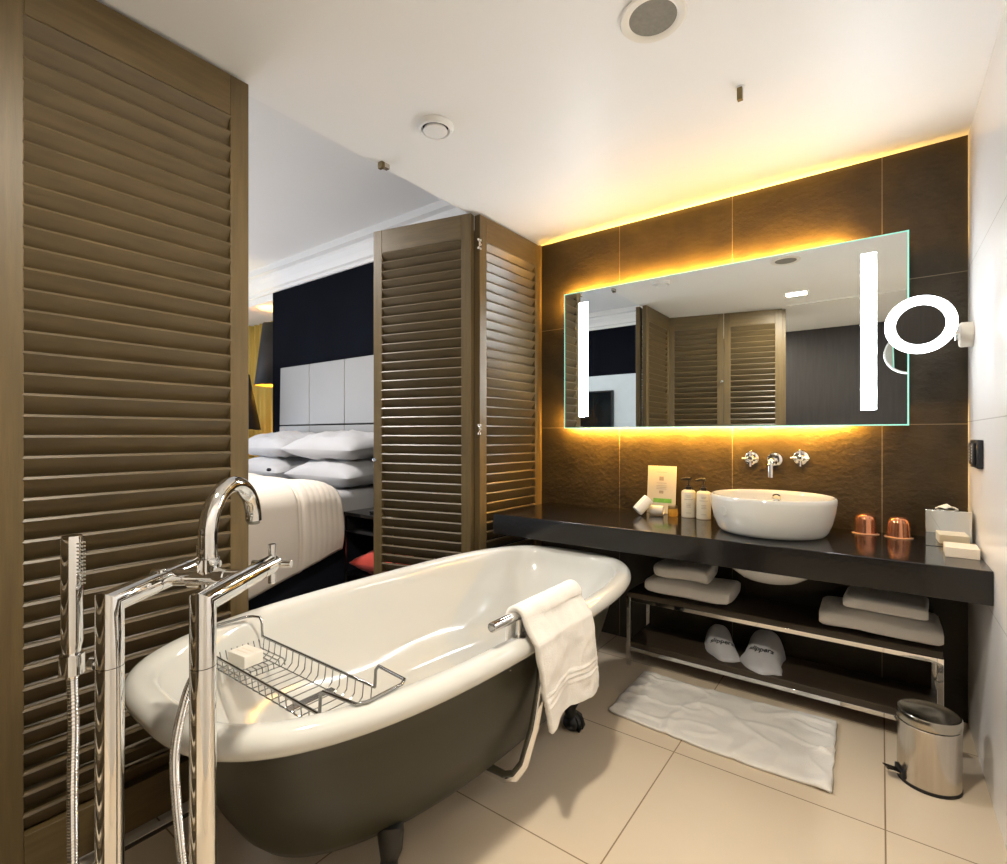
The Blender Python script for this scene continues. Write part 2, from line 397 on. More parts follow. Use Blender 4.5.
# hand towel over the rail
def hang_towel():
    cx0 = TX+rx; y0, y1 = 1.225, 1.565
    top = rz+.0145+.010
    def sec(v, u):
        yy = y0+(y1-y0)*v
        drop_out = .352+.015*math.sin(v*3.3+1.1)
        if v < .42: drop_out -= .025*(1-v/.42)**.8
        zb = drop_out
        L0 = .16; rad = .030
        Lout = top-rad-zb
        tot = L0+PI*rad+Lout; s = u*tot
        if s < L0:
            x, z = cx0-rad, top-rad-L0+s
        elif s < L0+PI*rad:
            a = PI-(s-L0)/rad; x, z = cx0+rad*math.cos(a), top-rad+rad*math.sin(a)
        else:
            q = s-L0-PI*rad; x, z = cx0+rad, top-rad-q
            qq = q/Lout
            x += .030*min(1,q/.07)**1.5
            x += .010*math.sin(v*9+qq*1.5)*qq + .012*qq + .006*nz(yy,z,1.3,14)
            yy += .055*qq
            yy += .03*qq*(v-.5)*(1 if v > .5 else -.6)
            for zb2 in (.075,.092,.109): 
                x += .0028*math.exp(-((Lout-q-zb2)/.004)**2)
        x += .003*nz(yy,z,4,30)
        return (x,yy,z)
    b = MB(); b.grid(lambda u,v: sec(v,u), 150, 44)
    o = b.build('hand_towel','terry',solid=.016,bevel=0)
    return tag(o,'white terry towel draped over the chrome rail on the bathtub rim','towel')
hang_towel()

# ------------------------------------------------------------------ bath caddy
cad = thing('bath_caddy','chrome wire bath rack across the near end of the bathtub','bath caddy',(0,0,0))
cx0, cx1, cy0, cy1, cz = -1.615, -1.055, .700, .862, .566
wr = .0028
for y in (cy0,cy1):
    MB().tube([(cx0,y,cz),(cx1,y,cz)],.0042,10).build('side_rail','wire_chrome',cad)
def endloop(x, s):
    out = x+s*.055 if s<0 else x+.135
    zt = TZ+.0045
    p = [(x,cy1,cz),(x+s*.004,cy1,zt-.012),(x+s*.016,cy1,zt),(out-s*.012,cy1-.01,zt),(out,cy1-.03,zt),(out,cy0+.03,zt),(out-s*.012,cy0+.01,zt),(x+s*.016,cy0,zt),(x+s*.004,cy0,zt-.012),(x,cy0,cz)]
    MB().tube(p,.0042,10).build('end_hook','wire_chrome',cad)
endloop(cx0,-1); endloop(cx1,1)
b = MB()
n = 17
for k in range(n):
    x = cx0+.012+(cx1-cx0-.024)*k/(n-1)
    dip = .05; 
    b.tube([(x,cy0,cz),(x,cy0+.004,cz-dip+.012),(x,cy0+.018,cz-dip),(x,cy1-.018,cz-dip),(x,cy1-.004,cz-dip+.012),(x,cy1,cz)],.0018,6)
for y in (cy0+.02,cy1-.02): b.tube([(cx0+.01,y,cz-.052),(cx1-.01,y,cz-.052)],.0018,6)
b.build('basket_wires','wire_chrome',cad)
b = MB()
for k in range(9):
    y = cy0+.012+(cy1-cy0-.024)*k/8
    b.tube([(cx0,y,cz-.006),(cx0+.01,y,cz-.030),(cx0+.15,y,cz-.030),(cx0+.155,y,cz-.048)],.0018,6)
b.build('soap_tray','wire_chrome',cad)
b = MB(); b.box((-1.225,cy0+.012,cz-.0485),(-1.205,cy1-.012,cz-.0455)); b.build('cross_bar','brushed_steel',cad)
so = thing('soap_box','small white soap box lying on the bath rack','box',(-1.53,.765,cz-.0275),.10)
MB().box((-.042,-.03,0),(.042,.03,.036)).build('carton','paper_white',so,bevel=.002)
b = MB()
for k in range(2): b.box((-.026,-.012+.016*k,.0362),(.026,-.008+.016*k,.0366))
b.build('print','box_cream',so,smooth=False)

# ------------------------------------------------------------------ floor-standing bath mixer
FD = Vector((-.5957,.8032,0)); RD = Vector((.8032,.5957,0))
fa = math.atan2(RD.y,RD.x)
mx = thing('bath_mixer','tall chrome freestanding bath mixer with twin posts and swan-neck spout','tap',(-.9375,.3255,0),fa)
pr = .0192; pz = .951
for i, px in enumerate((-.075,.075)):
    b = MB(); b.tube([(px,0,.012),(px,0,.848)],pr,32); b.build('post','chrome',mx)
    b = MB(); b.lathe([(.045,0),(.045,.006),(.030,.012),(pr+.001,.013)],32,c=(px,0,0)); b.build('base_flange','chrome',mx)
    b = MB(); b.tube([(px,0,.8492),(px,0,pz),(px,.10,pz)],pr,32); b.build('elbow','chrome',mx)
    b = MB(); b.tube([(px,.10,pz),(px,.104,pz)],.0172,28); b.tube([(px,.103,pz),(px,.185,pz)],.0186,28); b.tube([(px,.186,pz),(px,.232,pz)],.0192,28); b.build('arm','chrome',mx)
    h = bpy.data.objects.new('cross_handle',None); COL.objects.link(h); h.parent = mx; h.location = (px,.245,pz)
    b = MB(); b.tube([(0,-.013,0),(0,.014,0)],.013,20); b.build('hub','chrome',h)
    for a in range(4):
        c, s = math.cos(a*PI/2), math.sin(a*PI/2)
        b = MB(); b.tube([(c*.010,0,s*.010),(c*.041,0,s*.041)],[.0070,.0080],14); b.build('spoke','chrome',h,bevel=.001)
b = MB(); b.tube([(-.075,.143,pz),(.075,.143,pz)],.0155,24); b.tube([(-.034,.143,pz),(.034,.143,pz)],.0185,24); b.build('bridge','chrome',mx)
b = MB(); b.box((-.075-.011,.108,pz-.004),(-.075+.011,.128,pz+.0225)); b.build('diverter_block','chrome',mx,bevel=.003)
b = MB()
R0 = .088; zc0 = 1.030
p = [(0,.143,pz-.018),(0,.143,zc0-.05)]+[(0,.143+R0-R0*math.cos(a),zc0+R0*math.sin(a)) for a in [k*PI/20 for k in range(0,21)]]+[(0,.143+2*R0,zc0-.001)]
b.tube(p,.0165,28); b.build('spout','chrome',mx)
b = MB(); b.lathe([(.0195,0),(.0195,.022),(.0168,.024)],28,c=(0,.143,pz+.014)); b.build('spout_collar','chrome',mx)
b = MB(); b.lathe([(.010,0),(.013,.001),(.0135,.010)],20,c=(0,.143+2*R0,zc0-.009)); b.build('aerator','grey_mesh',mx)
# bracket for the hand shower
b = MB(); b.tube([(-.075-pr+.002,0,.853),(-.108,0,.853)],.007,14); b.tube([(-.095,0,.853),(-.104,0,.853)],.0115,16); b.tube([(-.136,0,.836),(-.136,0,.868)],.0165,24); b.build('shower_holder','chrome',mx)
# hand shower
hp = Vector((-.9375,.3255,0)) + RD*(-.136)
hs = thing('hand_shower','slim chrome stick hand shower upright in the holder by the left post','hand shower',(hp.x,hp.y,.83),fa)
MB().lathe([(.009,0),(.0110,.01),(.0120,.046),(.0142,.058),(.0142,.222),(.0132,.228)],28).build('handle','chrome',hs)
b = MB()
for k in range(12):
    for q in (-.005,0.0,.005): b.cyl((.0132,q,.150+k*.006),(.0170,q*1.1,.150+k*.006),.0014,6)
b.build('nozzles','grey_mesh',hs)
def hose(pts, name, parent, r=.0078):
    P = [Vector(p) for p in pts]; out = []
    for i in range(len(P)-1):
        p0 = P[max(i-1,0)]; p1 = P[i]; p2 = P[i+1]; p3 = P[min(i+2,len(P)-1)]
        n = max(6,int((p2-p1).length/.0018))
        for k in range(n):
            t = k/n
            out.append(.5*((2*p1)+(-p0+p2)*t+(2*p0-5*p1+4*p2-p3)*t*t+(-p0+3*p1-3*p2+p3)*t**3))
    out.append(P[-1])
    b = MB(); b.tube(out,[r*(.72 if k%3 == 0 else 1) for k in range(len(out))],12); return b.build(name,'chrome',parent,autos=80)
hose([(0,0,.003),(-.001,.004,-.08),(-.006,.008,-.20),(-.014,.02,-.36),(-.018,.03,-.52),(-.010,.04,-.66),(.02,.06,-.765),(.075,.075,-.80),(.125,.075,-.74),(.150,.068,-.60),(.145,.060,-.40),(.136,.052,-.25),(.136,.046,-.15),(.158,.040,-.055),(.185,.030,.00),(.20,.022,.04)],'hose',hs)

# ------------------------------------------------------------------ vanity counter
CT, CY = .775, 2.280
o = MB().box((-1.765,CY,CT-.113),(XR-.001,YB-.001,CT)).build('vanity_counter','counter_black',bevel=.003)
tag(o,'long thick black vanity counter along the tiled wall','counter')

# shelf rack under the counter
sh = thing('shelf_rack','low chrome rack with two dark wooden shelves under the counter','shelf rack',(0,0,0))
sx0, sx1, sy0, sy1 = -1.085, .193, 2.56, 2.86
for zt in (.389,.128):
    MB().box((sx0+.002,sy0+.004,zt-.026),(sx1-.002,sy1-.004,zt)).build('shelf','shelf_wood',sh,bevel=.002)
    b = MB()
    b.box((sx0+.02,sy0,zt-.046),(sx1-.02,sy0+.02,zt-.0265)); b.box((sx0+.02,sy1-.02,zt-.046),(sx1-.02,sy1,zt-.0265))
    b.box((sx0+.0,sy0+.02,zt-.046),(sx0+.02,sy1-.02,zt-.0265)); b.box((sx1-.02,sy0+.02,zt-.046),(sx1,sy1-.02,zt-.0265))
    b.build('shelf_frame','chrome',sh,bevel=.001)
for x in (sx0,sx1-.02):
    for y in (sy0,sy1-.02):
        MB().box((x,y,0),(x+.02,y+.02,.3625)).build('leg','chrome',sh,bevel=.001)

# folded towels
def folded(name, label, x0, x1, y0, y1, z0, h, layers, seed, group, rz=0, droop=0):
    cx_, cy_ = (x0+x1)/2, (y0+y1)/2; w, d = (x1-x0)/2, (y1-y0)/2
    b = MB(); lh = h/layers
    for k in range(layers):
        zc_ = z0+lh*(k+.5); nloops = 30
        loops = []
        for i in range(nloops+1):
            u = -1+2*i/nloops
            e = max(0,1-abs(u)**7)**.3
            lo = []
            for j in range(28):
                a = 2*PI*j/28; c, s = math.cos(a), math.sin(a)
                yy = math.copysign(abs(c)**.45,c)*d*(.94+.06*e); zz = math.copysign(abs(s)**.6,s)*lh*.52*(.72+.28*e)
                if c < -.2 and abs(s) < .2 and u > -.8: yy += .006*(1-abs(s)/.2)
                xx = u*w
                px, py = xx + .004*nz(yy*9+seed,zz*20,k), yy + .006*nz(xx*8,seed+k*3,zz*12)
                pz = zz + .009*nz(xx*7+seed,yy*9,k*.7)*(1 if k==layers-1 else .5) - droop*max(0,u)**2*(k+1)/layers
                ca, sa = math.cos(rz), math.sin(rz)
                lo.append((cx_+px*ca-py*sa, cy_+px*sa+py*ca, zc_+pz))
            loops.append(lo)
        b.loft(loops)
    return tag(b.build(name,'terry',autos=60), label, 'towel', group)
GT = 'folded towels on the rack under the counter'
folded('folded_towel','large folded white bath towel at the left end of the rack', -.992,-.580,2.572,2.84,.397,.079,1,1,GT)
folded('folded_towel','small folded white towel on top of the left bath towel', -.950,-.682,2.588,2.80,.483,.070,1,5,GT)
folded('folded_towel','large folded white bath towel at the right end of the rack', -.215,.195,2.570,2.845,.397,.078,1,9,GT,droop=.006)
folded('folded_towel','small folded white towel on top of the right bath towel', -.125,.155,2.585,2.80,.483,.060,1,13,GT,rz=-.05)

# slipper bags on the lower shelf
def bag(label, cx_, cy_, rz, w, d, h, seed, ink_shift):
    t = thing('slipper_bag',label,'bag',(cx_,cy_,.1295),rz,'slipper bags on the lower shelf')
    def zf(u,v):                                   # u across -1..1, v 0 front .. 1 back
        e = max(0,1-abs(u)**(2.6+2*(1-v)))**.8
        p = (.07+.93*min(1,v/.72)**.85)*(max(0,1-max(0,(v-.74)/.26)**2.2))**.6
        return h*e*p + .004*nz(u*3,v*5,seed)*e
    def xy(u,v):
        ww = w*(1.12-.10*min(1,v/.35)-.22*max(0,v-.5)) + .008*nz(v*6,seed,2)
        return (u*ww + .012*math.sin(v*3+seed), (v-.5)*d + (.02*u*u-.014*u*math.cos(seed))*(1-v) + .01*nz(u*2.4,seed,1)*(1-v) + .085*max(0,-u)**1.4*max(0,1-v/.45) + .02*max(0,u-.5)*max(0,1-v/.45))
    b = MB()
    nu, nv = 30, 30
    b.grid(lambda a,c: (*xy(a*2-1,c), max(.004,zf(a*2-1,c)+.003)), nu, nv)
    b.grid(lambda a,c: (*xy(a*2-1,c), .0), nu, nv)
    n1 = (nu+1)*(nv+1)
    ring = [i for i in range(nu)]+[j*(nu+1)+nu for j in range(nv)]+[nv*(nu+1)+i for i in range(nu,0,-1)]+[j*(nu+1) for j in range(nv,0,-1)]
    for i in range(len(ring)):
        a, c = ring[i], ring[(i+1)%len(ring)]
        b.f.append((a,c,c+n1,a+n1))
    b.build('pouch','linen',t,autos=60)
    vs, fs = text_mesh('slippers',.034)
    out = []
    for x,y,_ in vs:
        u = (x+ink_shift)/w; v = .34+y/d
        px, py = xy(max(-.97,min(.97,u)),v); out.append((px,py,zf(max(-.97,min(.97,u)),v)+.0045))
    MB().add(out,fs).build('lettering','ink',t,smooth=False)
    return t
bag('white cloth slipper bag, the left and smaller of two on the lower shelf', -.648,2.720,.24,.070,.26,.105,2.0,0)
bag('white cloth slipper bag, the right and larger of two on the lower shelf', -.452,2.712,.10,.084,.30,.125,4.4,0)

# ------------------------------------------------------------------ basin
bs = thing('basin','white round vessel basin standing on the black counter','basin',(-.406,2.606,CT))
def bl(r,z,n=64): return [(r*1.015*math.cos(2*PI*j/n), r*.965*math.sin(2*PI*j/n), z) for j in range(n)]
prof = [(.12,.0),(.198,.0),(.214,.006),(.224,.022),(.238,.06),(.249,.11),(.254,.15),(.254,.164),(.250,.170),(.244,.171),(.240,.167),(.236,.15),(.22,.08),(.18,.02),(.12,-.02),(.04,-.035)]
MB().loft([bl(r,z) for r,z in prof],cap0=False).build('bowl','porcelain',bs)
MB().loft([bl(r,z) for r,z in [(.196,-.110),(.190,-.135),(.165,-.175),(.12,-.208),(.06,-.226),(.02,-.229)]]).build('lower_bowl','porcelain',bs)
b = MB(); b.lathe([(.022,0),(.021,.004),(.015,.005),(.014,.001)],24,M=Matrix.Translation((-.01,.224,.134))@Matrix.Rotation(PI/2,4,'X')); b.build('overflow_ring','chrome',bs)
b = MB(); b.lathe([(.026,0),(.026,.004),(.008,.006)],24,c=(0,0,-.034)); b.build('drain','chrome',bs)
# a faint round mark moulded in the front
b = MB(); a0 = -2.25
b.tube([( (.2585+.002*0)*math.cos(a0+.075*math.cos(k*PI/12))*.985, .2415*math.sin(a0+.075*math.cos(k*PI/12)), .105+.019*math.sin(k*PI/12)) for k in range(25)],.0012,6)
b.build('round_mark','porcelain',bs)

# ------------------------------------------------------------------ wall mixer over the basin
wm = thing('basin_mixer','chrome three-hole wall mixer above the basin','tap',(-.433,YB,1.095))
b = MB(); b.lathe([(.034,0),(.034,.006),(.026,.009),(.018,.010)],32,M=Matrix.Rotation(PI/2,4,'X')); b.build('spout_rose','chrome',wm)
b = MB(); b.tube([(0,-.008,0),(0,-.10,0)]+[(0,-.10-.03*math.sin(a),-.03+.03*math.cos(a)) for a in [k*PI/16 for k in range(1,9)]]+[(0,-.13,-.082)],.0130,24); b.build('spout','chrome',wm)
for hx, hz in ((-.108,.003),(.115,.012)):
    h = bpy.data.objects.new('cross_handle',None); COL.objects.link(h); h.parent = wm; h.location = (hx,0,hz)
    b = MB(); b.lathe([(.034,0),(.034,.005),(.029,.008),(.013,.009),(.013,.026),(.015,.028),(.015,.042),(.010,.044)],32,M=Matrix.Rotation(PI/2,4,'X')); b.build('rose','chrome',h)
    for a in range(4):
        c, s = math.cos(a*PI/2), math.sin(a*PI/2)
        b = MB(); b.tube([(c*.012,-.035,s*.012),(c*.041,-.035,s*.041)],.0062,14); b.build('spoke','chrome',h,bevel=.001)

# ------------------------------------------------------------------ lit mirror
MY = 2.85
mi = thing('lit_mirror','large wall mirror with two white light strips and amber backlight','mirror',(0,MY,0))
mx0, mx1, mz0, mz1 = -1.629, .099, 1.262, 2.119
MB().box((mx0+.004,0,mz0+.004),(mx1-.004,.006,mz1-.004)).build('glass','mirror_glass',mi,smooth=False)
b = MB()
b.box((mx0,-.0006,mz0),(mx1,.0065,mz0+.006)); b.box((mx0,-.0006,mz1-.006),(mx1,.0065,mz1)); b.box((mx0,-.0006,mz0),(mx0+.006,.0065,mz1)); b.box((mx1-.006,-.0006,mz0),(mx1,.0065,mz1))
b.build('glass_edge','teal_edge_glow',mi,smooth=False); mi.children[-1]['label'] = 'pale teal glass edge with backlight glow painted in'
for x0,x1 in ((-1.523,-1.463),(-.074,-.016)):
    MB().box((x0,-.0012,1.335),(x1,.0,2.047)).build('light_strip','light_strip',mi,smooth=False)
MB().box((mx0+.09,.0062,mz0+.07),(mx1-.09,.0495,mz1-.07)).build('back_box','black_plastic',mi,smooth=False)
for z0, z1, m_ in ((mz1-.008,mz1-.0015,'led_up'),(mz0+.0015,mz0+.008,'led_down')):
    MB().box((mx0+.03,.015,z0),(mx1-.22,.0205,z1)).build('led_strip',m_,mi,smooth=False)
for z0, z1 in ((mz1-.066,mz1-.012),(mz0+.012,mz0+.066)):      # strips that wash the wall behind the glass
    MB().box((mx0+.04,.0068,z0),(mx1-.24,.0086,z1)).build('wall_washer','led_wash',mi,smooth=False)

# ------------------------------------------------------------------ round magnifying mirror
rc = Vector((.117,2.445,1.63)); to = (Vector((0,0,1.22))-rc).normalized()
rm = thing('magnifying_mirror','round magnifying mirror with glowing white ring, on the right wall','mirror',(rc.x,rc.y,rc.z))
q = to.to_track_quat('Z','Y').to_matrix().to_4x4()
b = MB(); b.lathe([(.072,.006),(.073,.010),(.101,.010),(.106,.004),(.106,-.002)],64,M=q,cap0=False,cap1=False); b.build('light_ring','ring_light',rm)
b = MB(); b.lathe([(.0735,.0085),(.0735,.0060)],64,M=q); b.build('glass','mirror_glass',rm,smooth=False)
b = MB(); b.lathe([(.106,-.002),(.106,-.012),(.101,-.014),(.099,-.012)],64,M=q,cap0=False,cap1=False); b.build('back_rim','light_grey',rm)
b = MB(); b.lathe([(.1005,-.010),(.1005,-.0125)],64,M=q); b.build('back_mirror','mirror_glass',rm,smooth=False)
mp = Vector((XR-.001-rc.x, 2.76-rc.y, 1.625-rc.z))
b = MB(); back = Vector(to)*-.024
b.tube([back, back+Vector((.035,.03,0)), (mp.x-.05,mp.y-.06,mp.z+.0)],.0075,14); b.tube([(mp.x-.05,mp.y-.06,mp.z-.028),(mp.x-.05,mp.y-.06,mp.z+.028)],.010,16)
b.tube([(mp.x-.05,mp.y-.06,mp.z+.012),(mp.x-.03,mp.y-.02,mp.z+.012)],.006,12); b.tube([(mp.x-.05,mp.y-.06,mp.z-.014),(mp.x-.03,mp.y-.02,mp.z-.014)],.006,12)
b.build('swing_arm','chrome',rm)
MB().lathe([(.050,0),(.050,.034),(.046,.040),(.012,.041)],40,M=Matrix.Translation(mp)@Matrix.Rotation(-PI/2,4,'Y')).build('wall_mount','cream_plastic',rm)

# ------------------------------------------------------------------ shaver socket
sk = thing('shaver_socket','black shaver socket on the white wall beside the tiled corner','socket',(XR-.0005,2.575,1.15))
MB().box((-.018,-.085,-.052),(0,.085,.052)).build('plate','black_plastic',sk,bevel=.004)
MB().box((-.026,-.060,-.040),(-.018,.0,.040)).build('outlet_face','black_plastic',sk,bevel=.003)
MB().box((-.026,.006,-.040),(-.018,.062,.040)).build('outlet_face','black_plastic',sk,bevel=.003)
b = MB()
for k in range(6): b.box((-.0266,-.036,-.030+k*.011),(-.0262,-.024+(k%3)*.004,-.024+k*.011))
b.build('lettering','white_mark',sk,smooth=False); b = MB()
for k in range(5): b.box((-.0266,.024,-.026+k*.011),(-.0262,.036,-.021+k*.011))
b.build('lettering','white_mark',sk,smooth=False)

# ------------------------------------------------------------------ things on the counter
cd = thing('info_card','cream information card standing against the tiled wall','card',(-1.004,2.852,CT+.0008))
T = Matrix.Rotation(-.10,4,'X')
MB().box((-.082,-.002,0),(.082,.002,.268),T).build('board','card_cream',cd,bevel=.001)
MB().box((-.014,-.0026,.185),(.012,-.002,.208),T).build('print','print_grey',cd,smooth=False); b = MB()
b.box((-.013,-.0026,.112),(.012,-.002,.128),T)
b.build('print','print_grey',cd,smooth=False)
for z in (.232,.155,.146,.137,.170): MB().box((-.030,-.0026,z),(.030,-.002,z+.002),T).build('text_line','print_grey',cd,smooth=False)
MB().box((-.045,-.0027,.060),(.060,-.002,.084),T).build('green_strip','print_green',cd,smooth=False)

def bottle(label, x, y, seed):
    t = thing('pump_bottle',label,'bottle',(x,y,CT),0,'pump bottles on the counter')
    b = MB(); r = .0365
    b.lathe([(.030,0),(r-.001,.002),(r,.006),(r,.134),(r-.003,.142),(r-.012,.148),(.014,.150)],40); b.build('body','bottle_cream',t)
    MB().lathe([(r+.0002,0.0),(r+.0002,.004)],40,cap0=False,cap1=False).build('base_ring','print_grey',t)
    b = MB(); b.lathe([(.015,.150),(.016,.152),(.016,.166),(.010,.168),(.010,.174)],24); b.build('collar','black_plastic',t)
    b = MB(); b.tube([(0,0,.170),(0,0,.205)],.0050,12); b.tube([(0.010,-.002,.209),(-.012,-.002,.209),(-.040,-.008,.204)],[.0075,.0075,.0040],12); b.build('pump_head','black_plastic',t)
    phi0 = math.atan2(-y,-x)
    for z,wd in ((.118,.36),(.111,.30),(.098,.62),(.074,.34),(.066,.30),(.058,.34),(.026,.34)):
        rr_ = r+.0004; k = 10
        vs = []; 
        for q in range(k+1):
            a = phi0-wd+2*wd*q/k; vs += [(rr_*math.cos(a),rr_*math.sin(a),z),(rr_*math.cos(a),rr_*math.sin(a),z+.0022)]
        MB().add(vs,[(2*q,2*q+2,2*q+3,2*q+1) for q in range(k)]).build('text_line','print_grey',t,smooth=False)
bottle('cream pump bottle beside the information card, the left of two', -.838,2.815,1)
bottle('cream pump bottle touching the basin, the right of two', -.755,2.800,2)

def roll_cloth(label, p0, p1, r, group, tilt=None):
    t = MB(); a, c = Vector(p0), Vector(p1); d = (c-a).normalized()
    up = Vector((0,0,1)); sd = d.cross(up).normalized(); up = sd.cross(d)
    loops = []
    n = 40
    for k in range(9):
        f = k/8; e = 1-.06*(abs(2*f-1)**4)
        loops.append([tuple(a+d*(f*(c-a).length)+(up*math.sin(2*PI*j/n)+sd*math.cos(2*PI*j/n))*r*e*(1+.05*math.sin(2*PI*j/n*2+1)+(.07 if j==5 else 0))) for j in range(n)])
    t.loft(loops,cap0=False,cap1=False)
    for end,loop in ((0,loops[0]),(1,loops[-1])):     # spiral end
        cc = a if end == 0 else c; sg = 1 if end == 0 else -1
        rings = [loop]+[[tuple(cc+d*sg*(.004 if q%2 else 0.0)+(Vector(p)-cc)*(1-.16*q)) for p in loop] for q in range(1,6)]
        t.loft(rings,cap0=False,cap1=True)
    o = t.build('rolled_cloth','terry',autos=70)
    return tag(o,label,'face cloth',group)
roll_cloth('rolled white face cloth leaning at a tilt before the information card', (-1.078,2.690,CT+.026),(-1.030,2.735,CT+.092),.0335,'rolled face cloths on the counter')
roll_cloth('rolled white face cloth lying flat beside the amber jar', (-1.040,2.780,CT+.028),(-.965,2.786,CT+.028),.0265,'rolled face cloths on the counter')
jar = thing('amber_jar','small amber glass jar at the foot of the information card','jar',(-.918,2.800,CT))
MB().lathe([(.024,0),(.026,.002),(.027,.006),(.027,.038),(.024,.042)],32).build('body','amber',jar)
MB().lathe([(.0255,.0422),(.0255,.054),(.023,.057)],32).build('lid','brass_dark',jar)

def tumbler(label, x, y):
    t = thing('copper_tumbler',label,'glass',(x,y,CT),0,'upside-down copper tumblers on the counter')
    MB().lathe([(.0445,.002),(.0425,.012),(.0405,.038),(.0390,.062),(.0350,.078),(.026,.087),(.013,.090),(.003,.0905)],40,cap0=False).build('cup','copper_glass',t)
    MB().lathe([(.0520,0),(.0530,.0025),(.0450,.006)],40,cap0=True).build('foot_rim','copper_lit_rim',t)
tumbler('copper tumbler upside down on the counter, nearer the basin', -.056,2.825)
tumbler('copper tumbler upside down on the counter, nearer the mirrored tissue box', .062,2.800)

tb = thing('tissue_box','mirrored square tissue box cover in the counter corner','tissue box',(.214,2.730,CT),0)
MB().box((-.070,-.065,0),(.070,.065,.145)).build('cover','mirror_glass',tb,bevel=.002)
b = MB()
b.grid(lambda u,v: ((u-.5)*.07, (v-.5)*.03+.01*math.sin(u*9), .146+.020*math.sin(u*PI)*(.6+.4*math.sin(u*11+v*5))*(1-abs(v-.5)*.8)), 16, 6)
b.build('tissue','paper_white',tb,solid=.002); 
sb = thing('soap_carton','flat cream soap carton lying before the mirrored tissue box','box',(.238,2.520,CT),-.03)
MB().box((-.047,-.060,0),(.047,.060,.036)).build('carton','box_cream',sb,bevel=.0015)

# ------------------------------------------------------------------ pedal bin
bn = thing('pedal_bin','small brushed steel pedal bin under the right end of the counter','bin',(.135,2.330,0),.0)
R_ = .089
MB().lathe([(R_-.003,.010),(R_,.012),(R_,.208),(R_-.002,.210)],56).build('body','brushed_steel',bn)
MB().lathe([(R_+.001,0),(R_+.002,.003),(R_+.002,.010),(R_-.004,.012)],56).build('base_ring','dark_rubber',bn)
MB().lathe([(R_-.004,.2095),(R_-.004,.216)],56).build('seal','dark_rubber',bn)
MB().lathe([(R_+.0015,.2155),(R_+.002,.218),(R_+.002,.243),(R_-.001,.2475),(R_-.006,.2475),(R_-.010,.2455),(.02,.2465)],56).build('lid','steel_lid',bn)
pa = math.radians(206); pm = Matrix.Rotation(pa,4,'Z')
b = MB(); b.box((R_-.006,-.026,.012),(R_+.006,.026,.046),pm); b.build('pedal_housing','black_plastic',bn,bevel=.003)
b = MB(); b.loft([[(R_+.000,-.018,.024),(R_+.000,.018,.024),(R_+.000,.018,.030),(R_+.000,-.018,.030)],[(R_+.048,-.020,.036),(R_+.048,.020,.036),(R_+.048,.020,.041),(R_+.048,-.020,.041)]],M=pm); b.build('pedal','brushed_steel',bn,bevel=.002)
b = MB(); b.box((-.014,R_-.004,.19),(.014,R_+.008,.245)); b.build('lid_hinge','dark_rubber',bn,bevel=.002)

# ------------------------------------------------------------------ bath mat
MATC = [Vector((-.962,2.072)),Vector((-.135,2.045)),Vector((-.150,2.565)),Vector((-.972,2.520))]
def matf(u,v):
    c = MATC
    p = (c[0]*(1-u)+c[1]*u)*(1-v)+(c[3]*(1-u)+c[2]*u)*v
    rump = max(0,1-u/.25)
    z = .010+.004*nz(u*6,v*5,1)+.003*nz(u*15,v*9,4)
    z += rump*.022*max(0,nz(u*12,v*7+3,7)+.2)
    z += .009*max(0,1-abs(nz(u*3.2,v*2.2,9))*5)**1.5 + .007*max(0,1-abs(nz(u*2.5+4,v*3.5,3))*6)**1.5
    edge = min(u,1-u,v*.7,(1-v)*.7)
    z = z*min(1,.45+edge/.02*.55)
    return (p.x+.012*nz(v*4,u*2,3)*(1-u)+.006*nz(v*9,1,1), p.y+.006*nz(u*5,v*2,5)-.012*math.sin(u*PI), max(.0075,z))
o = MB().grid(matf,120,80).build('bath_mat','terry',solid=.010); tag(o,'rumpled white bath mat on the tiled floor before the rack','bath mat')

# ------------------------------------------------------------------ ceiling fittings
av = thing('air_valve','round white extract valve in the ceiling near the shutters','vent',(-1.470,1.513,ZC-.026))
MB().lathe([(.060,.0258),(.074,.0258),(.075,.020),(.068,.006),(.060,.004),(.055,.010),(.055,.0255)],56,cap0=False,cap1=False).build('ring','white_paint',av)
MB().lathe([(.053,.0255),(.054,.0255)],48,cap0=True,cap1=True).build('throat','dark_rubber',av)
MB().lathe([(.015,.020),(.047,.010),(.049,.004),(.046,.000),(.010,-.001)],48).build('disc','white_paint',av)
sp = thing('ceiling_speaker','round ceiling speaker with a grey grille at the top edge','speaker',(-.556,1.510,ZC-.010))
MB().lathe([(.095,.0098),(.098,.004),(.094,.0),(.078,-.001),(.070,.004)],56,cap0=False,cap1=False).build('bezel','cream_plastic',sp)
MB().lathe([(.0705,.0045),(.0705,.0075)],56).build('grille','grey_mesh',sp)
st = thing('track_stop','small metal track stop on the ceiling at the shutter line','bracket',(-1.868,1.577,ZC))
MB().box((-.014,-.022,-.030),(.014,-.004,0)).build('block','brass_dark',st,bevel=.001)
MB().box((-.010,-.004,-.022),(.014,.026,0)).build('arm','brushed_steel',st,bevel=.001)
st = thing('door_stop','small brass pin hanging from the ceiling before the mirror wall','bracket',(-.414,2.010,ZC))
MB().box((-.009,-.009,-.046),(.009,.009,-.002)).build('pin','brass_dark',st,bevel=.001)
MB().lathe([(.016,-.002),(.017,0)],20).build('plate','white_paint',st)
def dlight(label,x,y,z=ZC):
    t = thing('ceiling_light',label,'light',(x,y,z))
    MB().box((-.095,-.055,-.006),(.095,.055,0)).build('frame','white_paint',t,bevel=.001)
    MB().box((-.078,-.040,-.0085),(.078,.040,-.0055)).build('diffuser','lamp_panel',t,smooth=False)
dlight('rectangular ceiling light over the bathroom, seen only in the mirror',-.604,.5)
dlight('added rectangular fill light on the entry passage ceiling, unseen',-1.35,-.75)  # made-up fixture for the passage fill lamp

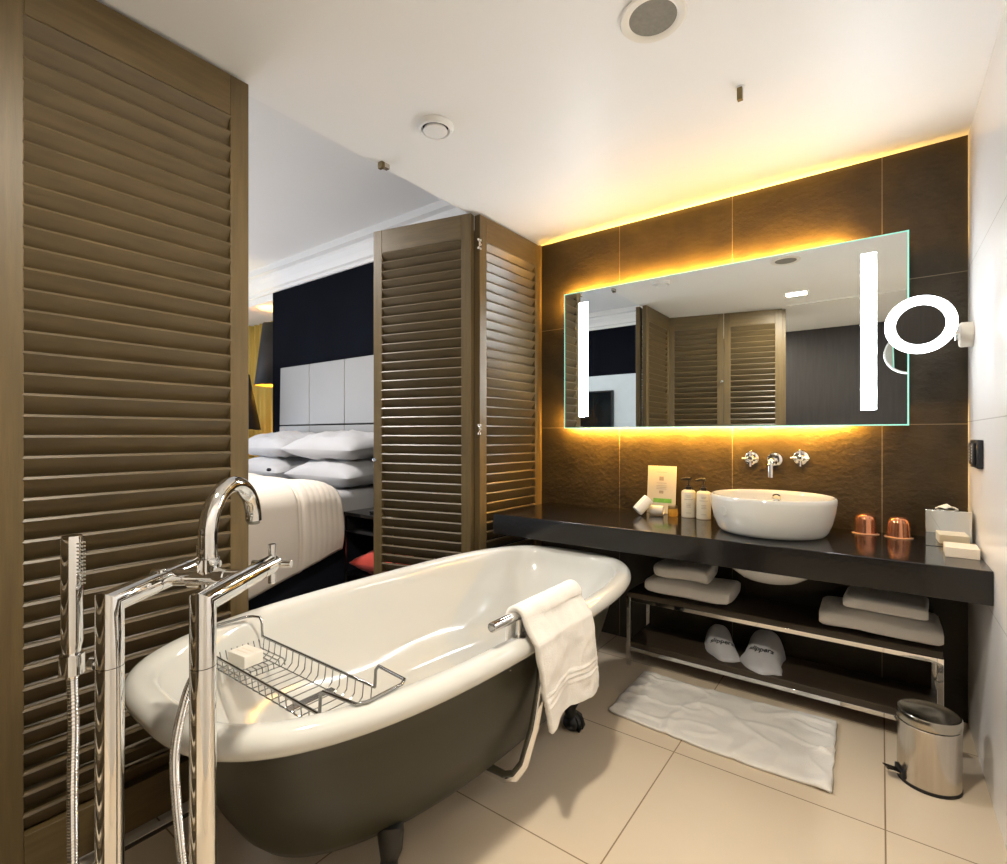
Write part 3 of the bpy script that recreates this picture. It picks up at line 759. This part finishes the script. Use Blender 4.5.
struct('trim_5', (-.74,.045,ZC-.012), (XR,.062,ZC), 'white_paint', 'thin track across the doorway ceiling, seen in the mirror')

# ------------------------------------------------------------------ bedroom
bd = thing('bed','wide hotel bed with navy base and cream duvet beyond the shutters','bed',(-4.06,1.8,0))
bx0, bx1 = -.95, .93           # local x
MB().box((bx0,-1.05,.02),(bx1-.07,1.05,.50)).build('base','navy_cloth',bd,bevel=.02)
MB().box((bx0,-1.05,.502),(bx1-.04,1.05,.80)).build('mattress','linen',bd,bevel=.05,bseg=4)
hb = bpy.data.objects.new('headboard',None); COL.objects.link(hb); hb.parent = bd
for k in range(4):
    xa = -.97+.555*k
    for z0,z1 in ((.72,1.315),(1.32,1.915)):
        b = MB(); xl = xa; 
        tl = .035 if k == 0 else 0
        lo = (z0-.72)/1.195*tl; hi = (z1-.72)/1.195*tl
        b.loft([[(xl+.003+lo,1.055,z0+.003),(xl+.552,1.055,z0+.003),(xl+.552,1.095,z0+.003),(xl+.003+lo,1.095,z0+.003)],
                [(xl+.003+hi,1.055,z1-.003),(xl+.552,1.055,z1-.003),(xl+.552,1.095,z1-.003),(xl+.003+hi,1.095,z1-.003)]])
        b.build('panel','headboard_leather',hb,bevel=.007,bseg=3)
# duvet: top, rounded edge and hanging side
def duvf(u,v):
    y = -1.12+1.54*v                         # local y, world 0.68 .. 2.22
    wy = y+1.8
    hem = .227+(wy-1.565)*.29; hem = max(.16,min(.46,hem))
    top = .885-.05*max(0,(v-.9)/.1)**2; r = .16
    xe = .985
    Ltop = xe-r-bx0; Larc = PI/2*r; Ls = top-r-hem; tot = Ltop+Larc+Ls; s = u*tot
    if s < Ltop: x, z = bx0+s, top+.018*nz(s*3,wy*3,2)
    elif s < Ltop+Larc:
        a = (s-Ltop)/r; x, z = xe-r+r*math.sin(a), top-r+r*math.cos(a)
    else:
        q = s-Ltop-Larc; x, z = xe+.03*math.sin(q/Ls*2.4)-.03*q/Ls, top-r-q
        x += .012*nz(wy*5,z*3,3)
    if v > .80:                             # ribbed fold-back band
        x += .0011*math.sin(v*230+2*z)*(1 if s > Ltop*.7 else .5); z += .0015*math.sin(v*230)*(1 if s < Ltop+Larc else 0)
    elif .775 < v <= .80 : x -= .010; z -= .008
    return (x,y,z)
MB().grid(duvf,110,170).build('duvet','duvet_cloth',bd,solid=.03,autos=60)
def pillow(label, x, y, z, w, d, h, rz, rx, seed, m='linen'):
    b = MB(); n = 28
    def f(u,v,sg):
        a, c = u*2-1, v*2-1
        e = max(0,(1-abs(a)**2.8)*(1-abs(c)**2.8))**.55
        k = 1-.07*(1-abs(a*c))*max(abs(a),abs(c))**4
        wr = .020*nz(a*2.3+seed,c*2.8,sg)*e+.010*nz(a*5,c*5+seed,sg)*e+.012*max(0,1-7*abs(nz(a*2+seed*2,c*1.6,sg*3)))*e
        flange = 1.0
        return (a*w/2*k, c*d/2*k, sg*(h/2*e+.002)+wr)
    b.grid(lambda u,v:f(u,v,1),n,n); b.grid(lambda u,v:f(u,v,-1),n,n)
    n1 = (n+1)**2
    ring = [i for i in range(n)]+[j*(n+1)+n for j in range(n)]+[n*(n+1)+i for i in range(n,0,-1)]+[j*(n+1) for j in range(n,0,-1)]
    for i in range(len(ring)):
        p_, q_ = ring[i], ring[(i+1)%len(ring)]; b.f.append((p_,q_,q_+n1,p_+n1))
    o = b.build('pillow',m,autos=80); o.location = (x,y,z); o.rotation_euler = (rx,0,rz)
    return tag(o,label,'pillow','white pillows on the bed')
pillow('white pillow, lower of the right pair on the bed', -3.545,2.56,.915,.86,.52,.22,0,.06,1)
pillow('white pillow, upper of the right pair on the bed', -3.590,2.59,1.130,.92,.54,.22,.02,.10,5)
pillow('white pillow, lower of the left pair on the bed', -4.50,2.56,.915,.86,.52,.22,0,.06,9)
pillow('white pillow, upper of the left pair on the bed', -4.48,2.60,1.130,.86,.52,.22,-.02,.10,14)
o = MB().lathe([(.004,0),(.016,.004),(.020,.014),(.012,.026),(.004,.028)],16,c=(-4.12,2.255,.915)).build('sweet','navy_cloth'); tag(o,'tiny navy wrapped sweet on the duvet before the pillows','sweet')
# nightstand
ns = thing('nightstand','black bedside table beside the bed, half behind the shutter','nightstand',(-2.885,2.50,0))
MB().box((-.275,-.21,.635),(.275,.21,.66)).build('top','counter_black',ns,bevel=.002)
b = MB(); b.box((-.265,-.20,.515),(.265,.20,.525)); b.box((-.265,.19,.526),(.265,.20,.634)); b.box((.255,-.20,.526),(.265,.189,.634)); b.box((-.265,-.20,.526),(-.255,.189,.634)); b.build('open_drawer_box','void_black',ns)
for x in (-.27,.255):
    for y in (-.205,.19):
        MB().box((x,y,0),(x+.015,y+.015,.6345)).build('leg','brushed_steel',ns)
MB().box((-.254,-.189,.20),(.254,.189,.222)).build('lower_shelf','counter_black',ns)
o = pillow('red cushion on the lower shelf of the bedside table', -2.88,2.45,.300,.42,.30,.15,.1,0,21,'red_cloth'); o.name = 'cushion'; o['category'] = 'cushion'; del o['group']
ph = thing('remote_control','black handset lying on the bedside table','remote',(-2.86,2.42,.661),.5)
MB().box((-.10,-.028,0),(.10,.028,.022)).build('case','black_plastic',ph,bevel=.006)
o = MB().box((-2.82,2.315,.6605),(-2.66,2.36,.664)).build('notepad','paper_white',bevel=.001); tag(o,'white notepad on the bedside table before the handset','notepad')
# lamps
def lamp(label, x, y, zb, zt, rb, rt, power, foot):
    t = thing('table_lamp' if foot else 'pendant_lamp',label,'lamp',(x,y,0 if foot else zb))
    zo = 0 if foot else -zb
    b = MB(); b.lathe([(rb,zb+zo),(rt,zt+zo)],48,cap0=False,cap1=False); b.build('lamp_shade','shade_black',t,solid=.006)
    b = MB(); b.lathe([(rb-.006,zb+.002+zo),(rt-.006,zt-.002+zo)],48,cap0=False,cap1=False); b.build('lining','shade_gold',t)
    b = MB()
    if foot: b.tube([(0,0,foot+.01),(0,0,zt-.05)],.012,12); b.lathe([(.10,foot),(.10,foot+.015),(.02,foot+.02)],32)
    else: b.tube([(0,0,zt-zb-.10),(0,0,2.66-zb)],.006,8); b.tube([(-rt,0,zt-zb-.02),(rt,0,zt-zb-.02)],.004,8)
    b.build('stem','black_plastic',t)
    point(t.name+'_bulb',(x,y,(zb*.6+zt*.4)),power,(1,.78,.30),.05)
lamp('black cone pendant lamp before the gold curtain', -5.55,3.12,1.78,2.48,.22,.135,40,0)
lamp('black cone lamp beside the headboard, mostly behind the near shutter', -5.47,2.62,1.275,1.86,.25,.14,25,.60)
sd = thing('bedside_cabinet','dark cabinet under the lamp at the far side of the bed','nightstand',(-5.48,2.62,0))
MB().box((-.24,-.22,0),(.22,.22,.575)).build('body','counter_black',sd); MB().box((-.25,-.23,.5755),(.23,.23,.60)).build('top','counter_black',sd)
# gold curtain
b = MB(); b.grid(lambda u,v:(-6.95+2.0*u,3.44+.035*math.sin(u*95)+.01*math.sin(u*37),.02+2.65*v),220,6)
o = b.build('curtain','gold_curtain'); tag(o,'gold pleated curtain lit by the lamp beyond the bed','curtain')
# television seen in the mirror
tv = thing('television','flat television opposite the bed, seen only in the mirror','television',(-3.65,-.97,.95))
MB().box((-.62,-.028,0),(.62,.02,.90)).build('casing','black_plastic',tv,bevel=.004); MB().box((-.60,.0202,.02),(.60,.0215,.88)).build('screen','screen',tv,smooth=False)
